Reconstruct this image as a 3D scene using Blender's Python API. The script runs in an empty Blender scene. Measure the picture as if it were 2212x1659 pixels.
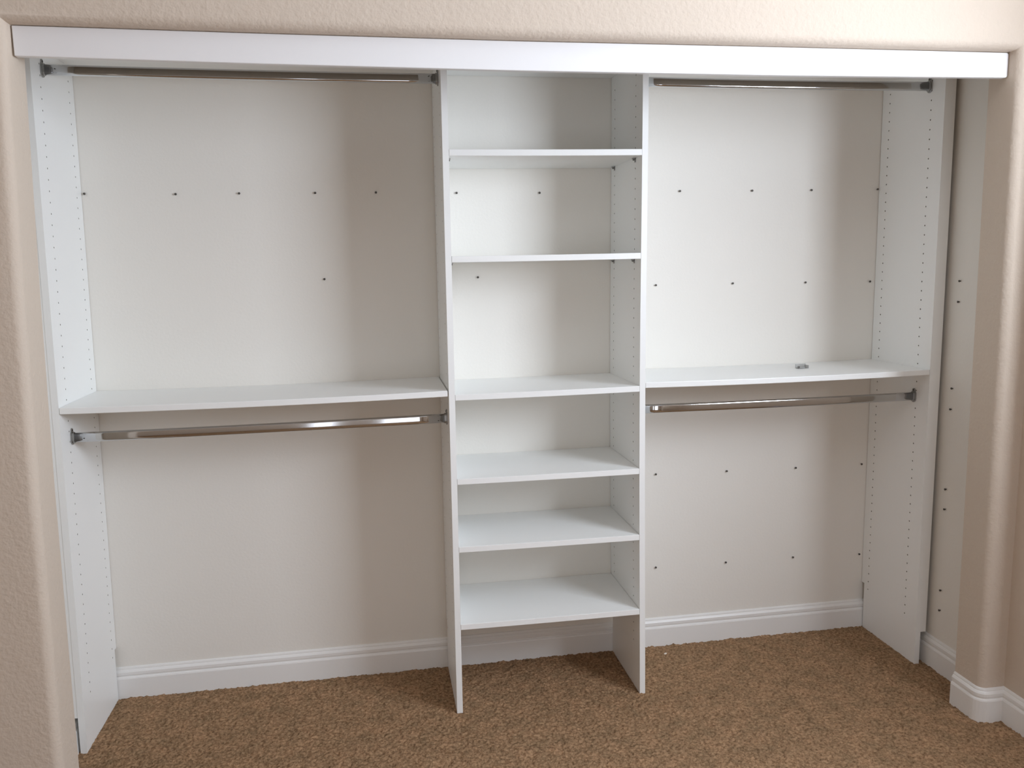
import bpy, bmesh, math, random
from mathutils import Vector, Matrix, noise
random.seed(7)
sc = bpy.context.scene
C = sc.collection

# ------------------------------------------------------------------ camera
F_PX, W_PX = 1786.77, 2212.0
YAW, PITCH, ROLL = -0.165519, -0.143714, -0.019255
fw = Vector((-math.sin(YAW)*math.cos(PITCH), math.cos(YAW)*math.cos(PITCH), math.sin(PITCH)))
r0 = Vector((math.cos(YAW), math.sin(YAW), 0))
u0 = r0.cross(fw)
rt = r0*math.cos(ROLL) + u0*math.sin(ROLL)
up = -r0*math.sin(ROLL) + u0*math.cos(ROLL)
cam_d = bpy.data.cameras.new('camera')
cam = bpy.data.objects.new('camera', cam_d); C.objects.link(cam)
cam.matrix_world = Matrix(((rt.x, up.x, -fw.x, -0.24462), (rt.y, up.y, -fw.y, -2.90013), (rt.z, up.z, -fw.z, 1.46995), (0, 0, 0, 1)))
cam_d.sensor_fit = 'HORIZONTAL'; cam_d.sensor_width = 36.0
cam_d.lens = F_PX/W_PX*36.0
cam_d.clip_start = 0.02
sc.camera = cam

# ------------------------------------------------------------------ world, light, exposure
world = bpy.data.worlds.new('sky'); sc.world = world
world.use_nodes = True
bg = world.node_tree.nodes['Background']
bg.inputs['Color'].default_value = (0.55, 0.70, 1.0, 1); bg.inputs['Strength'].default_value = 0.6

SIDE_P, REAR_P = 88.0, 24.0
def window_light(name, loc, direction, sx, sy, power, color):
    l = bpy.data.lights.new(name, 'AREA'); l.shape = 'RECTANGLE'; l.size = sx; l.size_y = sy
    l.energy = power; l.color = color
    o = bpy.data.objects.new(name, l); C.objects.link(o)
    o.location = loc
    o.rotation_euler = Vector(direction).to_track_quat('-Z', 'Y').to_euler()
    return o
# daylight in the side window (right wall of the room) and in the window behind the camera
# the side window sits at the back of a recess in the right wall
W1 = dict(x=1.86, y0=-2.66, y1=-1.42, z0=1.38, z1=2.24)
ALC = dict(y0=-3.20, y1=-0.92, z0=0.0, z1=2.70)
window_light('side_window_daylight', (W1['x']+0.05, (W1['y0']+W1['y1'])/2, (W1['z0']+W1['z1'])/2), (-1, 0, 0), W1['y1']-W1['y0'], W1['z1']-W1['z0'], SIDE_P, (0.81, 0.89, 1.0))
W2 = dict(x0=-0.85, x1=0.75, z0=0.02, z1=2.10, p0=-0.63, p1=-0.19)
window_light('rear_window_daylight', ((W2['x0']+W2['x1'])/2, -5.26, 1.06), (0, 1, 0), 1.58, 2.06, REAR_P, (0.97, 0.97, 1.0))
sc.view_settings.view_transform = 'Standard'; sc.view_settings.look = 'None'
sc.view_settings.gamma = 1.0; sc.view_settings.use_curve_mapping = False
sc.view_settings.exposure = -0.06
sc.cycles.use_denoising = True
sc.cycles.max_bounces = 12; sc.cycles.diffuse_bounces = 8; sc.cycles.glossy_bounces = 6
sc.cycles.caustics_reflective = False; sc.cycles.caustics_refractive = False

# ------------------------------------------------------------------ materials
def mat(name, color, rough=0.5, metal=0.0, spec=0.5, bump=None, var=None, coat=0.0, trans=0.0):
    m = bpy.data.materials.new(name); m.use_nodes = True
    nt = m.node_tree; b = nt.nodes['Principled BSDF']
    b.inputs['Base Color'].default_value = (*color, 1); b.inputs['Roughness'].default_value = rough
    b.inputs['Metallic'].default_value = metal; b.inputs['Specular IOR Level'].default_value = spec
    b.inputs['Coat Weight'].default_value = coat; b.inputs['Transmission Weight'].default_value = trans
    tc = nt.nodes.new('ShaderNodeTexCoord')
    if var:
        sc_, amt = var
        n = nt.nodes.new('ShaderNodeTexNoise'); n.inputs['Scale'].default_value = sc_; n.inputs['Detail'].default_value = 4
        nt.links.new(tc.outputs['Object'], n.inputs['Vector'])
        r = nt.nodes.new('ShaderNodeValToRGB')
        r.color_ramp.elements[0].position = 0.3; r.color_ramp.elements[1].position = 0.7
        r.color_ramp.elements[0].color = (*[c*(1-amt) for c in color], 1)
        r.color_ramp.elements[1].color = (*[min(1, c*(1+amt)) for c in color], 1)
        nt.links.new(n.outputs['Fac'], r.inputs['Fac']); nt.links.new(r.outputs['Color'], b.inputs['Base Color'])
    if bump:
        prev = None
        for (sc_, st, dist) in bump:
            n = nt.nodes.new('ShaderNodeTexNoise'); n.inputs['Scale'].default_value = sc_; n.inputs['Detail'].default_value = 3
            nt.links.new(tc.outputs['Object'], n.inputs['Vector'])
            bp = nt.nodes.new('ShaderNodeBump'); bp.inputs['Strength'].default_value = st; bp.inputs['Distance'].default_value = dist
            nt.links.new(n.outputs['Fac'], bp.inputs['Height'])
            if prev: nt.links.new(prev.outputs['Normal'], bp.inputs['Normal'])
            prev = bp
        nt.links.new(prev.outputs['Normal'], b.inputs['Normal'])
    return m

M_BEIGE = mat('beige_orange_peel_paint', (0.62, 0.532, 0.445), 0.75, spec=0.3, bump=[(95, 0.42, 0.004), (30, 0.25, 0.004)])
M_CLOSET = mat('closet_interior_paint', (0.80, 0.775, 0.725), 0.62, spec=0.35, bump=[(110, 0.18, 0.002)])
M_CEIL = mat('ceiling_paint', (0.88, 0.87, 0.85), 0.8, bump=[(60, 0.4, 0.004)])
M_TRIM = mat('white_semi_gloss_trim', (0.82, 0.815, 0.80), 0.38, bump=[(40, 0.05, 0.001)])
M_MEL = mat('white_melamine', (0.86, 0.87, 0.86), 0.36, bump=[(220, 0.05, 0.0006)])
M_FASCIA = mat('white_painted_board', (0.82, 0.82, 0.83), 0.42, bump=[(30, 0.05, 0.001)])
M_HOLE = mat('drilled_hole_wall', (0.30, 0.27, 0.23), 0.9)
M_CHROME = mat('polished_chrome', (0.58, 0.585, 0.59), 0.08, 1.0, bump=[(14, 0.03, 0.002)])
M_ZINC = mat('dull_zinc', (0.36, 0.36, 0.35), 0.35, 1.0)
M_SCREW = mat('dark_screw_steel', (0.10, 0.092, 0.082), 0.6, 0.5)
M_CLIP = mat('clear_plastic', (0.72, 0.72, 0.70), 0.15, trans=0.55)
M_LINT = mat('white_lint', (0.8, 0.74, 0.66), 0.9)
M_FRAME = mat('window_vinyl', (0.85, 0.85, 0.84), 0.4)

def carpet_mat():
    m = bpy.data.materials.new('brown_carpet_pile'); m.use_nodes = True
    nt = m.node_tree; b = nt.nodes['Principled BSDF']; b.inputs['Roughness'].default_value = 0.95
    b.inputs['Specular IOR Level'].default_value = 0.1
    tc = nt.nodes.new('ShaderNodeTexCoord')
    n1 = nt.nodes.new('ShaderNodeTexNoise'); n1.inputs['Scale'].default_value = 95; n1.inputs['Detail'].default_value = 5; n1.inputs['Roughness'].default_value = 0.7
    n2 = nt.nodes.new('ShaderNodeTexNoise'); n2.inputs['Scale'].default_value = 17; n2.inputs['Detail'].default_value = 4
    v = nt.nodes.new('ShaderNodeTexVoronoi'); v.inputs['Scale'].default_value = 120
    for n in (n1, n2, v): nt.links.new(tc.outputs['Object'], n.inputs['Vector'])
    r1 = nt.nodes.new('ShaderNodeValToRGB')
    r1.color_ramp.elements[0].position = 0.34; r1.color_ramp.elements[0].color = (0.155, 0.088, 0.047, 1)
    r1.color_ramp.elements[1].position = 0.60; r1.color_ramp.elements[1].color = (0.405, 0.262, 0.155, 1)
    nt.links.new(n1.outputs['Fac'], r1.inputs['Fac'])
    r2 = nt.nodes.new('ShaderNodeValToRGB')
    r2.color_ramp.elements[0].position = 0.30; r2.color_ramp.elements[0].color = (0.80, 0.82, 0.80, 1)
    r2.color_ramp.elements[1].position = 0.70; r2.color_ramp.elements[1].color = (1.14, 1.10, 1.07, 1)
    nt.links.new(n2.outputs['Fac'], r2.inputs['Fac'])
    mx = nt.nodes.new('ShaderNodeMixRGB'); mx.blend_type = 'MULTIPLY'; mx.inputs['Fac'].default_value = 1
    nt.links.new(r1.outputs['Color'], mx.inputs['Color1']); nt.links.new(r2.outputs['Color'], mx.inputs['Color2'])
    nt.links.new(mx.outputs['Color'], b.inputs['Base Color'])
    bp = nt.nodes.new('ShaderNodeBump'); bp.inputs['Strength'].default_value = 0.6; bp.inputs['Distance'].default_value = 0.004
    nt.links.new(v.outputs['Distance'], bp.inputs['Height']); nt.links.new(bp.outputs['Normal'], b.inputs['Normal'])
    return m
M_CARPET = carpet_mat()

# ------------------------------------------------------------------ helpers
def obj(name, verts, faces, mats, parent=None, fm=None, bevel=0.0, smooth=False, loc=(0, 0, 0)):
    me = bpy.data.meshes.new(name)
    me.from_pydata([tuple(v) for v in verts], [], faces)
    if not isinstance(mats, (list, tuple)): mats = [mats]
    for m in mats: me.materials.append(m)
    if fm:
        for p, i in zip(me.polygons, fm): p.material_index = i
    bm = bmesh.new(); bm.from_mesh(me)
    bmesh.ops.recalc_face_normals(bm, faces=bm.faces[:]) if bevel >= 0 else None
    bm.to_mesh(me); bm.free()
    if smooth:
        for p in me.polygons: p.use_smooth = True
    o = bpy.data.objects.new(name, me); C.objects.link(o); o.location = loc
    if parent: o.parent = parent
    if bevel > 0:
        b = o.modifiers.new('bevel', 'BEVEL'); b.width = bevel; b.segments = 3; b.limit_method = 'ANGLE'; b.angle_limit = math.radians(50)
    return o
def tag(o, label, cat, group=None):
    o['label'] = label; o['category'] = cat
    if group: o['group'] = group
    return o
def struct(o): o['kind'] = 'structure'; return o
def box(x0, x1, y0, y1, z0, z1):
    v = [(x0,y0,z0),(x1,y0,z0),(x1,y1,z0),(x0,y1,z0),(x0,y0,z1),(x1,y0,z1),(x1,y1,z1),(x0,y1,z1)]
    f = [(0,3,2,1),(4,5,6,7),(0,1,5,4),(1,2,6,5),(2,3,7,6),(3,0,4,7)]
    return v, f
def merge(*parts):
    V, F = [], []
    for v, f in parts:
        n = len(V); V += v; F += [tuple(i+n for i in q) for q in f]
    return V, F
def interp(t, pts):
    if t <= pts[0][0]: return pts[0][1]
    for (a, b), (c, d) in zip(pts, pts[1:]):
        if t <= c: return b + (d-b)*(t-a)/(c-a)
    return pts[-1][1]

# ------------------------------------------------------------------ key dimensions (metres)
D = 0.344          # depth of the panels and shelves
T = 0.019
PITCH_H = 0.032
HZ = 1.9912
YF, YB = -0.2760, -0.0457     # front and back hole columns
ZTOP = 2.1032
XWL, XWR = -1.2100, 1.7050    # closet side walls
YJ, YW = -0.605, -0.722       # inner and room face of the front wall
XROOM_R, XROOM_L, Y_REAR, Z_CEIL = 1.690, -2.60, -5.20, 2.85
def X_left(z): return -1.1553 + 0.01415*(z-1)
def X_d1(z): return -0.0189 + 0.00407*(z-1)
def X_d1b(z): return X_d1(z) + T
X2 = [(0.0, 0.6074), (0.45, 0.6050), (0.81, 0.6031), (1.20, 0.6038), (1.66, 0.6082), (2.06, 0.6111)]
def X_d2(z):
    # smooth bow of the divider
    a = [interp(z+o, X2) for o in (-0.15, -0.075, 0, 0.075, 0.15)]
    return sum(a)/5
def X_right(z): return 1.6484 + 0.00111*(z-1)

# ------------------------------------------------------------------ room shell
# floor: carpet with a tufted surface
def build_floor():
    V, F = [], []
    x0, x1, y0, y1, s = -1.26, 1.74, -1.25, 0.02, 0.0046
    nx, ny = int((x1-x0)/s), int((y1-y0)/s)
    rnd = random.Random(3)
    for j in range(ny+1):
        for i in range(nx+1):
            x, y = x0+i*(x1-x0)/nx, y0+j*(y1-y0)/ny
            h = 0.0045*noise.noise(Vector((x*105, y*105, 0))) + 0.0035*noise.noise(Vector((x*38, y*38, 4))) + rnd.uniform(-0.0016, 0.0016)
            jx, jy = rnd.uniform(-.3, .3)*s, rnd.uniform(-.3, .3)*s
            if i in (0, nx): jx = 0
            if j in (0, ny): jy = 0
            if i in (0, nx) or j in (0, ny): h = 0
            V.append((x+jx, y+jy, h))
    for j in range(ny):
        for i in range(nx):
            a = j*(nx+1)+i
            F.append((a, a+1, a+nx+2, a+nx+1))
    n = len(V)
    X0, X1, Y0, Y1 = XROOM_L, 2.2, Y_REAR, 0.02
    V += [(X0,Y0,0),(X1,Y0,0),(X1,y0,0),(X0,y0,0),(x0,y0,0),(x1,y0,0),(X0,y1,0),(x0,y1,0),(X1,y1,0),(x1,y1,0)]
    F += [(n,n+1,n+2,n+5,n+4,n+3),(n+3,n+4,n+7,n+6)]
    me = bpy.data.meshes.new('floor'); me.from_pydata(V, [], F); me.materials.append(M_CARPET)
    for p in me.polygons: p.use_smooth = True
    o = bpy.data.objects.new('floor', me); C.objects.link(o)
    return struct(o)
build_floor()

struct(obj('wall_back', *box(XWL-0.1, XWR+0.1, 0.0, 0.1, 0, 2.6), M_CLOSET))
struct(obj('wall_closet_left', *box(XWL-0.1, XWL, YJ, 0.0, 0, 2.6), M_CLOSET))
struct(obj('wall_closet_right', *box(XWR, XWR+0.1, YJ, 0.0, 0, 2.6), M_CLOSET))
struct(obj('ceiling_closet', *box(XWL-0.1, XWR+0.1, YJ, 0.1, 2.5, 2.6), M_CEIL))

# front wall: the closet opening is one ring with a bullnosed edge
FZ_TOP = [(-1.07, 2.0516), (-0.49, 2.0475), (0.16, 2.0448), (0.885, 2.0467), (1.61, 2.0471)]
def build_front_wall():
    r = 0.024
    path = []
    for z in (0.0, 0.3, 0.9, 1.4, 1.75): path.append((interp(z, [(0, 1.607), (2.05, 1.5985)]), z, 1.0, 0.0))
    path.append((1.5985, 2.0476, 1.0, 1.0))
    for x in (1.25, 0.885, 0.5, 0.16, -0.16, -0.49, -0.8): path.append((x, interp(x, FZ_TOP)+0.0004, 0.0, 1.0))
    path.append((-1.058, 2.052, -1.0, 1.0))
    for z in (1.75, 1.4, 0.9, 0.3, 0.0): path.append((interp(z, [(0,-1.101),(0.2,-1.099),(0.9,-1.090),(1.35,-1.080),(2.05,-1.058)]), z, -1.0, 0.0))
    prof = [(0.0, YJ), (0.0, YJ-0.04), (0.0, YW+r)]
    for k in range(1, 9):
        a = k/8*math.pi/2
        prof.append((r-r*math.cos(a), YW+r-r*math.sin(a)))
    prof.append((0.045, YW))
    V, F = [], []
    m = len(prof)
    for (x, z, ox, oz) in path:
        for (o, y) in prof: V.append((x+ox*o, y, z+oz*o))
    for i in range(len(path)-1):
        for k in range(m-1):
            a = i*m+k; F.append((a, a+1, a+m+1, a+m))
    # outer edge of the room face and of the closet face
    def outer(x, z, ox, oz):
        if ox > 0 and oz == 0: return (XROOM_R, z)
        if ox > 0: return (XROOM_R, Z_CEIL)
        if ox < 0 and oz == 0: return (XROOM_L, z)
        if ox < 0: return (XROOM_L, Z_CEIL)
        return (x, Z_CEIL)
    base = len(V)
    for p in path:
        X, Z = outer(*p); V.append((X, YW, Z))
    for i in range(len(path)-1): F.append((i*m+m-1, base+i, base+i+1, (i+1)*m+m-1))
    b2 = len(V)
    for p in path:
        X, Z = outer(*p)
        X = XWR+0.09 if X == XROOM_R else (XWL-0.09 if X == XROOM_L else X)
        V.append((X, YJ, min(Z, 2.59)))
    for i in range(len(path)-1): F.append((i*m, (i+1)*m, b2+i+1, b2+i))
    o = obj('wall_front', V, F, M_BEIGE)
    me = o.data
    for p in me.polygons: p.use_smooth = True
    me.set_sharp_from_angle(angle=math.radians(35)) if hasattr(me, 'set_sharp_from_angle') else None
    return struct(o)
build_front_wall()

def wall_with_hole(u0, u1, w0, w1, hu0, hu1, hw0, hw1, mk):
    return merge(mk(u0, hu0, w0, w1), mk(hu1, u1, w0, w1), mk(hu0, hu1, w0, hw0), mk(hu0, hu1, hw1, w1))
struct(obj('wall_right', *merge(box(XROOM_R, XROOM_R+0.12, ALC['y1'], YW+0.03, 0, Z_CEIL), box(XROOM_R, XROOM_R+0.12, Y_REAR, ALC['y0'], 0, Z_CEIL),
      box(XROOM_R, XROOM_R+0.12, ALC['y0'], ALC['y1'], ALC['z1'], Z_CEIL)), M_BEIGE))
struct(obj('wall_recess', *merge(
      wall_with_hole(ALC['y0']-0.12, ALC['y1']+0.02, 0, Z_CEIL, W1['y0'], W1['y1'], W1['z0'], W1['z1'], lambda a, b, c, d: box(W1['x'], W1['x']+0.12, a, b, c, d)),
      box(XROOM_R+0.12, W1['x'], ALC['y1'], ALC['y1']+0.02, 0, Z_CEIL), box(XROOM_R+0.12, W1['x'], ALC['y0']-0.12, ALC['y0'], 0, Z_CEIL),
      box(XROOM_R+0.12, W1['x'], ALC['y0'], ALC['y1'], ALC['z1'], ALC['z1']+0.08)), M_BEIGE))
struct(obj('wall_rear', *merge(wall_with_hole(XROOM_L, XROOM_R, 0, Z_CEIL, W2['x0'], W2['x1'], W2['z0'], W2['z1'],
      lambda a, b, c, d: box(a, b, Y_REAR-0.12, Y_REAR, c, d)), box(W2['p0'], W2['p1'], Y_REAR-0.03, Y_REAR, W2['z0'], W2['z1'])), M_BEIGE))  # added pier blocks part of the opening, imitating a person's dark reflection in rods
struct(obj('wall_left', *box(XROOM_L-0.1, XROOM_L, Y_REAR, YW, 0, Z_CEIL), M_BEIGE))
struct(obj('ceiling', *box(XROOM_L-0.1, XROOM_R+0.1, Y_REAR-0.1, YW, Z_CEIL, Z_CEIL+0.08), M_CEIL))
# window frames
def frame(name, mk, a0, a1, z0, z1, w=0.04):
    parts = [mk(a0, a0+w, z0, z1), mk(a1-w, a1, z0, z1), mk(a0+w, a1-w, z0, z0+w), mk(a0+w, a1-w, z1-w, z1)]
    struct(obj(name, *merge(*parts), M_FRAME))
frame('window_1', lambda a, b, c, d: box(W1['x']+0.005, W1['x']+0.04, a, b, c, d), W1['y0'], W1['y1'], W1['z0'], W1['z1'], 0.02)
frame('door_1', lambda a, b, c, d: box(a, b, Y_REAR-0.07, Y_REAR-0.02, c, d), W2['x0'], W2['x1'], W2['z0'], W2['z1'], 0.03)

# baseboards: a moulded profile swept along a floor path
BPROF = [(0, 0), (.0150, 0), (.0150, .070), (.0135, .0745), (.0100, .0770), (.0098, .0805), (.0122, .0835), (.0120, .0930), (.0085, .0985), (.0060, .1010), (.0058, .1045), (.0040, .1085), (0, .1100)]
def baseboard(name, pts, side):
    # pts: list of (x, y); the board stands to the given side (unit normals from direction)
    n = len(pts); V, F = [], []
    for i, (x, y) in enumerate(pts):
        ds = []
        if i > 0: ds.append(Vector((x-pts[i-1][0], y-pts[i-1][1])).normalized())
        if i < n-1: ds.append(Vector((pts[i+1][0]-x, pts[i+1][1]-y)).normalized())
        ns = [Vector((-d.y, d.x))*side for d in ds]
        nn = ns[0] if len(ns) == 1 else (ns[0]+ns[1])/(1+ns[0].dot(ns[1]))
        for (t, z) in BPROF: V.append((x+nn.x*t, y+nn.y*t, z-0.004 if z == 0 else z))
    m = len(BPROF)
    for i in range(n-1):
        for k in range(m-1):
            a = i*m+k; F.append((a, a+1, a+m+1, a+m))
    F.append(tuple(range(m))); F.append(tuple((n-1)*m+k for k in reversed(range(m))))
    return struct(obj(name, V, F, M_TRIM))
baseboard('baseboard_back', [(XWL, 0), (XWR, 0)], -1)
baseboard('baseboard_closet_right', [(XWR, -0.016), (XWR, YJ)], -1)
baseboard('baseboard_closet_left', [(XWL, -0.016), (XWL, YJ)], 1)
baseboard('baseboard_right', [(1.607, YJ)]+[(1.607+0.024*(1-math.cos(a)), YW+0.024*(1-math.sin(a))) for a in [k*math.pi/12 for k in range(7)]]+[(XROOM_R, YW), (XROOM_R, ALC['y1'])], -1)
baseboard('baseboard_left', [(-1.101, YJ)]+[(-1.101-0.024*(1-math.cos(a)), YW+0.024*(1-math.sin(a))) for a in [k*math.pi/12 for k in range(7)]]+[(XROOM_L, YW)], 1)

# ------------------------------------------------------------------ vertical panels with the drilled hole columns
ROWS = range(-2, 58)
def panel(name, Xf, t, holes_a, holes_b, label, cat='panel', group='tall white closet panels'):
    """Xf(z) = x of the left face. holes_a: left face drilled, holes_b: right face drilled."""
    nd = 0.020; notch_z = 1.9752-PITCH_H*56
    ys = [-D, YF-0.010, YF+0.010, YB-0.010, YB+0.010, -nd, -0.0022]
    zs = [0.0] + [1.9752-PITCH_H*k for k in range(61, -5, -1)]
    nz, ny = len(zs), len(ys)
    V, F, FM = [], [], []
    def grid(off):
        base = len(V)
        for z in zs:
            for y in ys: V.append((Xf(z)+off, y, z))
        return base
    A, B = grid(0.0), grid(t)
    present = lambda k, j: 0 <= k < nz-1 and 0 <= j < ny-1 and not (j == ny-2 and zs[k+1] <= notch_z+1e-4)
    idx = lambda b, k, j: b+k*ny+j
    rows = {}
    for i in ROWS:
        zc = HZ-PITCH_H*i
        for k in range(nz-1):
            if abs((zs[k]+zs[k+1])/2-zc) < 0.002: rows[k] = zc
    S = 10
    for side, base, drilled in ((-1, A, holes_a), (1, B, holes_b)):
        off = 0.0 if side < 0 else t
        for k in range(nz-1):
            for j in range(ny-1):
                if not present(k, j): continue
                c = [idx(base, k, j), idx(base, k, j+1), idx(base, k+1, j+1), idx(base, k+1, j)]
                if not (drilled and k in rows and j in (1, 3)):
                    F.append(tuple(c if side > 0 else reversed(c))); FM.append(0); continue
                yc = YF if j == 1 else YB; zc = rows[k]
                xs = Xf(zc)+off
                ring, rin = [], []
                for q in range(12):
                    a = math.pi*2*q/12 + math.pi*1.25      # starts at the (-y,-z) corner
                    ring.append(len(V)); V.append((xs, yc+0.0026*math.cos(a), zc+0.0026*math.sin(a)))
                for q in range(12):
                    a = math.pi*2*q/12 + math.pi*1.25
                    rin.append(len(V)); V.append((xs-side*0.0075, yc+0.0026*math.cos(a), zc+0.0026*math.sin(a)))
                def add(f, mi):
                    F.append(tuple(f if side > 0 else reversed(f))); FM.append(mi)
                for e in range(4):
                    c0, c1 = c[e], c[(e+1) % 4]
                    r_ = [ring[(e*3+q) % 12] for q in range(4)]
                    add([c0, c1, r_[3], r_[2], r_[1], r_[0]], 0)
                for q in range(12):
                    add([ring[q], ring[(q+1) % 12], rin[(q+1) % 12], rin[q]], 1)
                add(rin, 1)
    for k in range(nz-1):
        for j in range(ny-1):
            if not present(k, j): continue
            for dk, dj, p, q in ((-1, 0, (0, 0), (0, 1)), (1, 0, (1, 1), (1, 0)), (0, -1, (1, 0), (0, 0)), (0, 1, (0, 1), (1, 1))):
                if not present(k+dk, j+dj):
                    a1, a2 = idx(A, k+p[0], j+p[1]), idx(A, k+q[0], j+q[1])
                    b1, b2 = idx(B, k+p[0], j+p[1]), idx(B, k+q[0], j+q[1])
                    F.append((a1, a2, b2, b1)); FM.append(0)
    root = bpy.data.objects.new(name, None); C.objects.link(root)
    root.empty_display_size = 0.1; root.location = (Xf(0), 0, 0)
    tag(root, label, cat, group)
    me = bpy.data.meshes.new('board'); me.from_pydata(V, [], F)
    me.materials.append(M_MEL); me.materials.append(M_HOLE)
    for p, i in zip(me.polygons, FM): p.material_index = i
    bm = bmesh.new(); bm.from_mesh(me); bmesh.ops.recalc_face_normals(bm, faces=bm.faces[:]); bm.to_mesh(me); bm.free()
    o = bpy.data.objects.new('board', me); C.objects.link(o); o.parent = root
    o.location = (-Xf(0), 0, 0)
    return root
def strip(root, Xa, w, z0):
    x0 = root.location.x
    v, f = [], []
    zs = [z0+(ZTOP-z0)*i/6 for i in range(7)]
    for z in zs:
        for (dx, y) in ((0, -D+0.001), (w, -D+0.001), (w, -D+0.017), (0, -D+0.017)): v.append((Xa(z)+dx-x0, y, z))
    for i in range(6):
        for k in range(4): f.append((i*4+k, i*4+(k+1) % 4, i*4+4+(k+1) % 4, i*4+4+k))
    f += [(0, 1, 2, 3), (24, 25, 26, 27)]
    return obj('filler_strip', v, f, M_MEL, parent=root)
def pin(root, x, y, z, side):
    # metal shelf support: a short peg in the hole with a flat tongue under the shelf
    rx = root.location.x; V, F = [], []
    n = 10; r = 0.0024
    for q in range(n):
        a = 2*math.pi*q/n; V.append((x-rx-side*0.006, y+r*math.cos(a), z-0.0065+r*math.sin(a)))
    for q in range(n):
        a = 2*math.pi*q/n; V.append((x-rx+side*0.009, y+r*math.cos(a), z-0.0065+r*math.sin(a)))
    for q in range(n): F.append((q, (q+1) % n, n+(q+1) % n, n+q))
    F.append(tuple(range(n))); F.append(tuple(range(n, 2*n)))
    xs = sorted((x-rx+side*0.0005, x-rx+side*0.0105))
    V, F = merge((V, F), box(xs[0], xs[1], y-0.0045, y+0.0045, z-0.0042, z-0.0004),
                 box(*sorted((x-rx+side*0.0003, x-rx+side*0.0022)), y-0.0045, y+0.0045, z-0.0135, z-0.0004))
    return obj('shelf_pin', V, F, M_ZINC, parent=root)

P_L = panel('vertical_panel', lambda z: X_left(z)-T, T, False, True, 'tall white drilled side panel against the left end wall of the closet')
P_1 = panel('vertical_panel', X_d1, T, True, True, 'tall white divider panel between the left hanging bay and the shelf tower')
P_2 = panel('vertical_panel', X_d2, T, True, True, 'tall white divider panel between the shelf tower and the right hanging bay')
P_R = panel('vertical_panel', X_right, T, True, False, 'tall white drilled side panel at the right end of the closet')
strip(P_L, lambda z: X_left(z)-T-0.0200, 0.0200, 0.118)
strip(P_R, lambda z: X_right(z)+T, 0.0215, 0.122)

# ------------------------------------------------------------------ shelves
def shelf(name, xa, xb, z, tilt, sag, label, group, ya=-D, yb=-0.001, n=16, bev=0.0012):
    """board whose top front edge is at z; xa, xb functions of z; tilt: extra height at the right end"""
    V, F = [], []
    x0, x1 = xa(z)+0.0006, xb(z)-0.0006
    for i in range(n+1):
        s = i/n; x = x0+(x1-x0)*s; zz = z+tilt*s-sag*4*s*(1-s)
        V += [(x-x0, ya, zz-T), (x-x0, ya, zz), (x-x0, yb, zz), (x-x0, yb, zz-T)]
    for i in range(n):
        a = i*4
        for k in range(4): F.append((a+k, a+(k+1) % 4, a+4+(k+1) % 4, a+4+k))
    F += [(0, 1, 2, 3), tuple(n*4+k for k in range(4))]
    o = obj(name, V, F, M_MEL, bevel=bev, loc=(x0, 0, 0))
    return tag(o, label, 'shelf', group)
G = 'white shelves of the narrow middle tower'
tower = [(1.8160, .0029, 'topmost white shelf of the middle tower, the floor of its top compartment'),
         (1.4979, .0005, 'white tower shelf second from the top, at the height of the wall screws'),
         (1.0682, .0022, 'white tower shelf level with the two long hanging-bay shelves'),
         (0.7965, -.0016, 'white tower shelf below the one level with the long bay shelves'),
         (0.5714, -.0036, 'white tower shelf second from the bottom'),
         (0.3083, -.0023, 'bottom white shelf of the middle tower above the open floor space')]
for z, t, lab in tower:
    shelf('tower_shelf', X_d1b, X_d2, z, t, 0.0008, lab, G)
    if z > 1.4:
        for root, side, xf in ((P_2, -1, X_d2), (P_1, 1, X_d1b)):
            for y in (YF, YB): pin(root, xf(z), y, z+(t if side < 0 else 0)-T, side)
GL = 'long white shelves over the lower hanging rods'
shelf('long_shelf', X_left, lambda z: X_d1(z)-0.0035, 1.0814, 0.0010, 0.0045, 'long white shelf of the left hanging bay above the lower rod', GL, n=24, bev=0.002)
shelf('long_shelf', lambda z: X_d2(z)+T, X_right, 1.0813, 0.0009, 0.0040, 'long white shelf of the right hanging bay with a small clear clip on it', GL, n=24, bev=0.002)
v, f = box(0, XWR-XWL-0.002, -D, -0.001, 0, T)
tag(obj('top_shelf', v, f, M_MEL, bevel=0.0012, loc=(XWL+0.001, 0, ZTOP+0.0002)), 'long white top shelf lying across all four panels behind the header board', 'shelf')

# ------------------------------------------------------------------ header board over the opening
def build_header():
    zb = [(-1.055, 1.9815), (-0.4945, 1.9746), (0.16, 1.9703), (0.885, 1.9712), (1.6035, 1.9770)]
    xs0, xs1, y0, y1 = -1.055, 1.5975, -0.681, -0.662
    outline = []
    n = 24
    for i in range(n+1):
        x = xs0+(xs1-0.008-xs0)*i/n; outline.append((x, interp(x, zb)))
    zr0, zr1 = interp(xs1, zb), interp(xs1, FZ_TOP)-0.001
    for k in range(1, 5):
        a = -math.pi/2+k/4*math.pi/2; outline.append((xs1-0.008+0.008*math.cos(a), zr0+0.008+0.008*math.sin(a)))
    for k in range(0, 5):
        a = k/4*math.pi/2; outline.append((xs1-0.008+0.008*math.cos(a), zr1-0.008+0.008*math.sin(a)))
    for i in range(n-1, -1, -1):
        x = xs0+(xs1-0.008-xs0)*i/n; outline.append((x, interp(x, FZ_TOP)-0.001))
    m = len(outline)
    V = [(x, y0, z) for x, z in outline]+[(x, y1, z) for x, z in outline]
    F = [tuple(range(m)), tuple(reversed(range(m, 2*m)))]+[(i, (i+1) % m, m+(i+1) % m, m+i) for i in range(m)]
    o = obj('header_board', V, F, M_FASCIA, bevel=0.0022)
    tag(o, 'long white header board across the top of the closet opening', 'trim board')
build_header()

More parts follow.
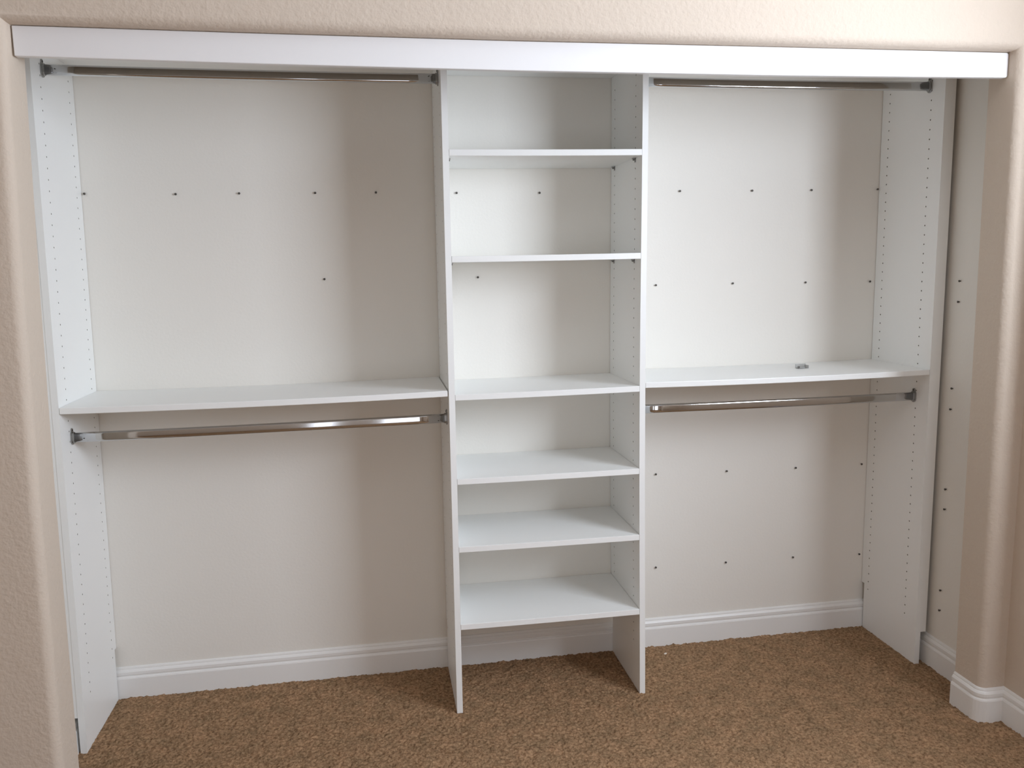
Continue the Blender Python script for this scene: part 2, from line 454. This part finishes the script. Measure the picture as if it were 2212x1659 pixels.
# ------------------------------------------------------------------ hanging rods: oval tube with an end socket at each side
def oval_ring(rx, rz, x, y, z, n=28):
    # stadium section, tall in z
    pts = []
    for q in range(n):
        a = 2*math.pi*q/n; c, s_ = math.cos(a), math.sin(a)
        pts.append((x, y+rx*c, z+rx*s_+(rz-rx)*(1 if s_ > 1e-6 else -1 if s_ < -1e-6 else (1 if q == 0 else -1))))
    return pts
def rod(xa, xb, z0, z1, y, label):
    root = bpy.data.objects.new('hanging_rod', None); C.objects.link(root)
    zc = (z0+z1)/2
    root.location = ((xa+xb)/2, y, zc)
    tag(root, label, 'rod', 'chrome hanging rods')
    def loc(pts): return [(p[0]-(xa+xb)/2, p[1]-y, p[2]-zc) for p in pts]
    n = 28; m = 12; V, F = [], []
    for i in range(m+1):
        s = i/m; V += loc(oval_ring(0.0075, 0.0150, xa+0.003+(xb-xa-0.006)*s, y, z0+(z1-z0)*s-0.002*4*s*(1-s)))
    for i in range(m):
        for q in range(n): F.append((i*n+q, i*n+(q+1) % n, (i+1)*n+(q+1) % n, (i+1)*n+q))
    F += [tuple(range(n)), tuple(m*n+q for q in range(n))]
    obj('tube', V, F, M_CHROME, parent=root, smooth=True)
    for x, z, s in ((xa, z0, 1), (xb, z1, -1)):
        V, F = [], []
        # wall plate, raised collar, ear with a screw at the top
        rings = [(0.0003, 0.0130, 0.0215), (0.0030, 0.0130, 0.0215), (0.0034, 0.0125, 0.0205), (0.0036, 0.0098, 0.0172), (0.0085, 0.0095, 0.0170), (0.0090, 0.0085, 0.0160)]
        for (dx, a, b) in rings: V += loc(oval_ring(a, b, x+s*dx, y, z))
        for i in range(len(rings)-1):
            for q in range(n): F.append((i*n+q, i*n+(q+1) % n, (i+1)*n+(q+1) % n, (i+1)*n+q))
        F += [tuple(range(n)), tuple((len(rings)-1)*n+q for q in range(n))]
        e = []
        k = 14
        ev = [(x+s*dx, y+0.0075*math.cos(2*math.pi*q/k), z+0.0215+0.0075*math.sin(2*math.pi*q/k)) for dx in (0.0003, 0.0032) for q in range(k)]
        ef = [(q, (q+1) % k, k+(q+1) % k, k+q) for q in range(k)]+[tuple(range(k)), tuple(range(k, 2*k))]
        V, F = merge((V, F), (loc(ev), ef))
        fl = obj('end_socket', V, F, M_ZINC, parent=root)
        sv = [(x+s*dx, y+r*math.cos(2*math.pi*q/k), z+0.0225+r*math.sin(2*math.pi*q/k)) for dx, r in ((0.003, 0.0038), (0.0045, 0.003)) for q in range(k)]
        obj('socket_screw', loc(sv), ef, M_SCREW, parent=fl)
RY = -0.258
rod(X_left(2.04), X_d1(2.04), 2.043, 2.037, RY, 'upper chrome oval hanging rod of the left bay, under the header board')
rod(X_left(0.98), X_d1(0.98), 0.9765, 0.9800, RY, 'lower chrome oval hanging rod of the left bay, under the long shelf')
rod(X_d2(2.04)+T, X_right(2.04), 2.037, 2.0385, RY-0.008, 'upper chrome oval hanging rod of the right bay, under the header board')
rod(X_d2(0.98)+T, X_right(0.98), 0.9790, 0.9775, RY-0.008, 'lower chrome oval hanging rod of the right bay, under the long shelf')

# ------------------------------------------------------------------ old screws left in the walls
def screw_mesh():
    V, F = [], []
    n = 14
    rings = [(0.002, 0.0020), (-0.004, 0.0020), (-0.0046, 0.0038), (-0.0058, 0.0038), (-0.0068, 0.0028), (-0.0070, 0.0010)]
    for (d, r) in rings:
        for q in range(n):
            a = 2*math.pi*q/n; V.append((r*math.cos(a), d, r*math.sin(a)))
    for i in range(len(rings)-1):
        for q in range(n): F.append((i*n+q, i*n+(q+1) % n, (i+1)*n+(q+1) % n, (i+1)*n+q))
    F += [tuple(range(n)), tuple((len(rings)-1)*n+q for q in range(n))]
    return V, F
first = [None]
def screw(x, y, z, rz, label, group):
    if first[0] is None:
        o = obj('wall_screw', *screw_mesh(), M_SCREW); first[0] = o
    else:
        o = first[0].copy(); C.objects.link(o)
    o.location = (x, y, z); o.rotation_euler = (0, 0, rz)
    tag(o, label, 'screw', group)
GS = 'small dark screws in the back wall'
S1 = 'dark wall screw, '
for x, z, lab in [
    (-1.1357, 1.7190, 'upper row, tight against the left side panel'), (-0.8584, 1.7165, 'upper row of the left bay, second from the left'),
    (-0.6594, 1.7180, 'upper row of the left bay, third from the left'), (-0.4150, 1.7184, 'upper row of the left bay, second from the right'),
    (-0.2146, 1.7189, 'upper row of the left bay, rightmost'), (0.0589, 1.7160, 'between the top two tower shelves, the left of two'),
    (0.3497, 1.7150, 'between the top two tower shelves, the right of two'), (0.8646, 1.7187, 'upper row of the right bay, leftmost'),
    (1.1415, 1.7191, 'upper row of the right bay, second from the left'), (1.3750, 1.7198, 'upper row of the right bay, second from the right'),
    (1.6420, 1.7220, 'upper row, tight against the right side panel'),
    (-0.3991, 1.4321, 'single one low in the upper left bay'), (0.1255, 1.4271, 'tower compartment under the second shelf'),
    (0.7762, 1.3848, 'second row of the right bay, leftmost'), (1.0729, 1.3848, 'second row of the right bay, second from the left'),
    (1.3626, 1.3817, 'second row of the right bay, second from the right'), (1.6267, 1.3793, 'second row of the right bay, rightmost near the side panel'),
    (0.7804, 0.6790, 'row below the right rod, leftmost by the divider'), (1.0629, 0.6741, 'row below the right rod, second from the left'),
    (1.3463, 0.6696, 'row below the right rod, second from the right'), (1.6242, 0.6677, 'row below the right rod, rightmost near the side panel'),
    (0.7826, 0.3133, 'lowest row above the right baseboard, leftmost'), (1.0661, 0.3106, 'lowest row above the right baseboard, second from the left'),
    (1.3462, 0.3088, 'lowest row above the right baseboard, second from the right'), (1.6308, 0.2990, 'lowest row above the right baseboard, rightmost')]:
    screw(x, 0.0, z, 0, S1+lab, GS)
GE = 'small dark screws in the right end wall'
for y, z, lab in [(-.3969, 1.3858, 'topmost'), (-.3960, 1.3162, 'second from the top'), (-.3889, 1.0204, 'third from the top, at long shelf height'),
                  (-.3880, 0.9478, 'fourth from the top, at lower rod height'), (-.3857, 0.6636, 'fourth from the bottom'), (-.3869, 0.5921, 'third from the bottom'),
                  (-.3895, 0.2957, 'second from the bottom'), (-.3907, 0.2218, 'lowest, above the baseboard')]:
    screw(XWR, y, z, math.radians(-90), 'right end wall screw, '+lab, GE)

# ------------------------------------------------------------------ small clip lying on the right long shelf, lint on the carpet
v1 = box(-0.021, 0.021, -0.011, 0.011, 0.0, 0.0022)
v2 = box(-0.021, 0.021, 0.0085, 0.011, 0.0022, 0.015)
v3 = box(0.0175, 0.021, -0.011, 0.0085, 0.0022, 0.011)
v4 = box(-0.012, 0.010, -0.004, 0.0085, 0.0022, 0.007)
o = obj('plastic_clip', *merge(v1, v2, v3, v4), M_CLIP, bevel=0.0006, loc=(1.277, -0.152, 1.0788))
o.rotation_euler = (0, 0, math.radians(8))
tag(o, 'small clear plastic clip lying on the right long shelf', 'clip')
bm = bmesh.new(); bmesh.ops.create_icosphere(bm, subdivisions=2, radius=1)
for vv in bm.verts:
    k = 1+0.25*noise.noise(vv.co*2.2); vv.co = Vector((vv.co.x*0.0060*k, vv.co.y*0.0045*k, vv.co.z*0.0025*k+vv.co.x*0.001))
me = bpy.data.meshes.new('lint_speck'); bm.to_mesh(me); bm.free(); me.materials.append(M_LINT)
o = bpy.data.objects.new('lint_speck', me); C.objects.link(o); o.location = (0.791, -0.092, 0.0062)
tag(o, 'tiny white speck of lint on the carpet right of the tower', 'lint')
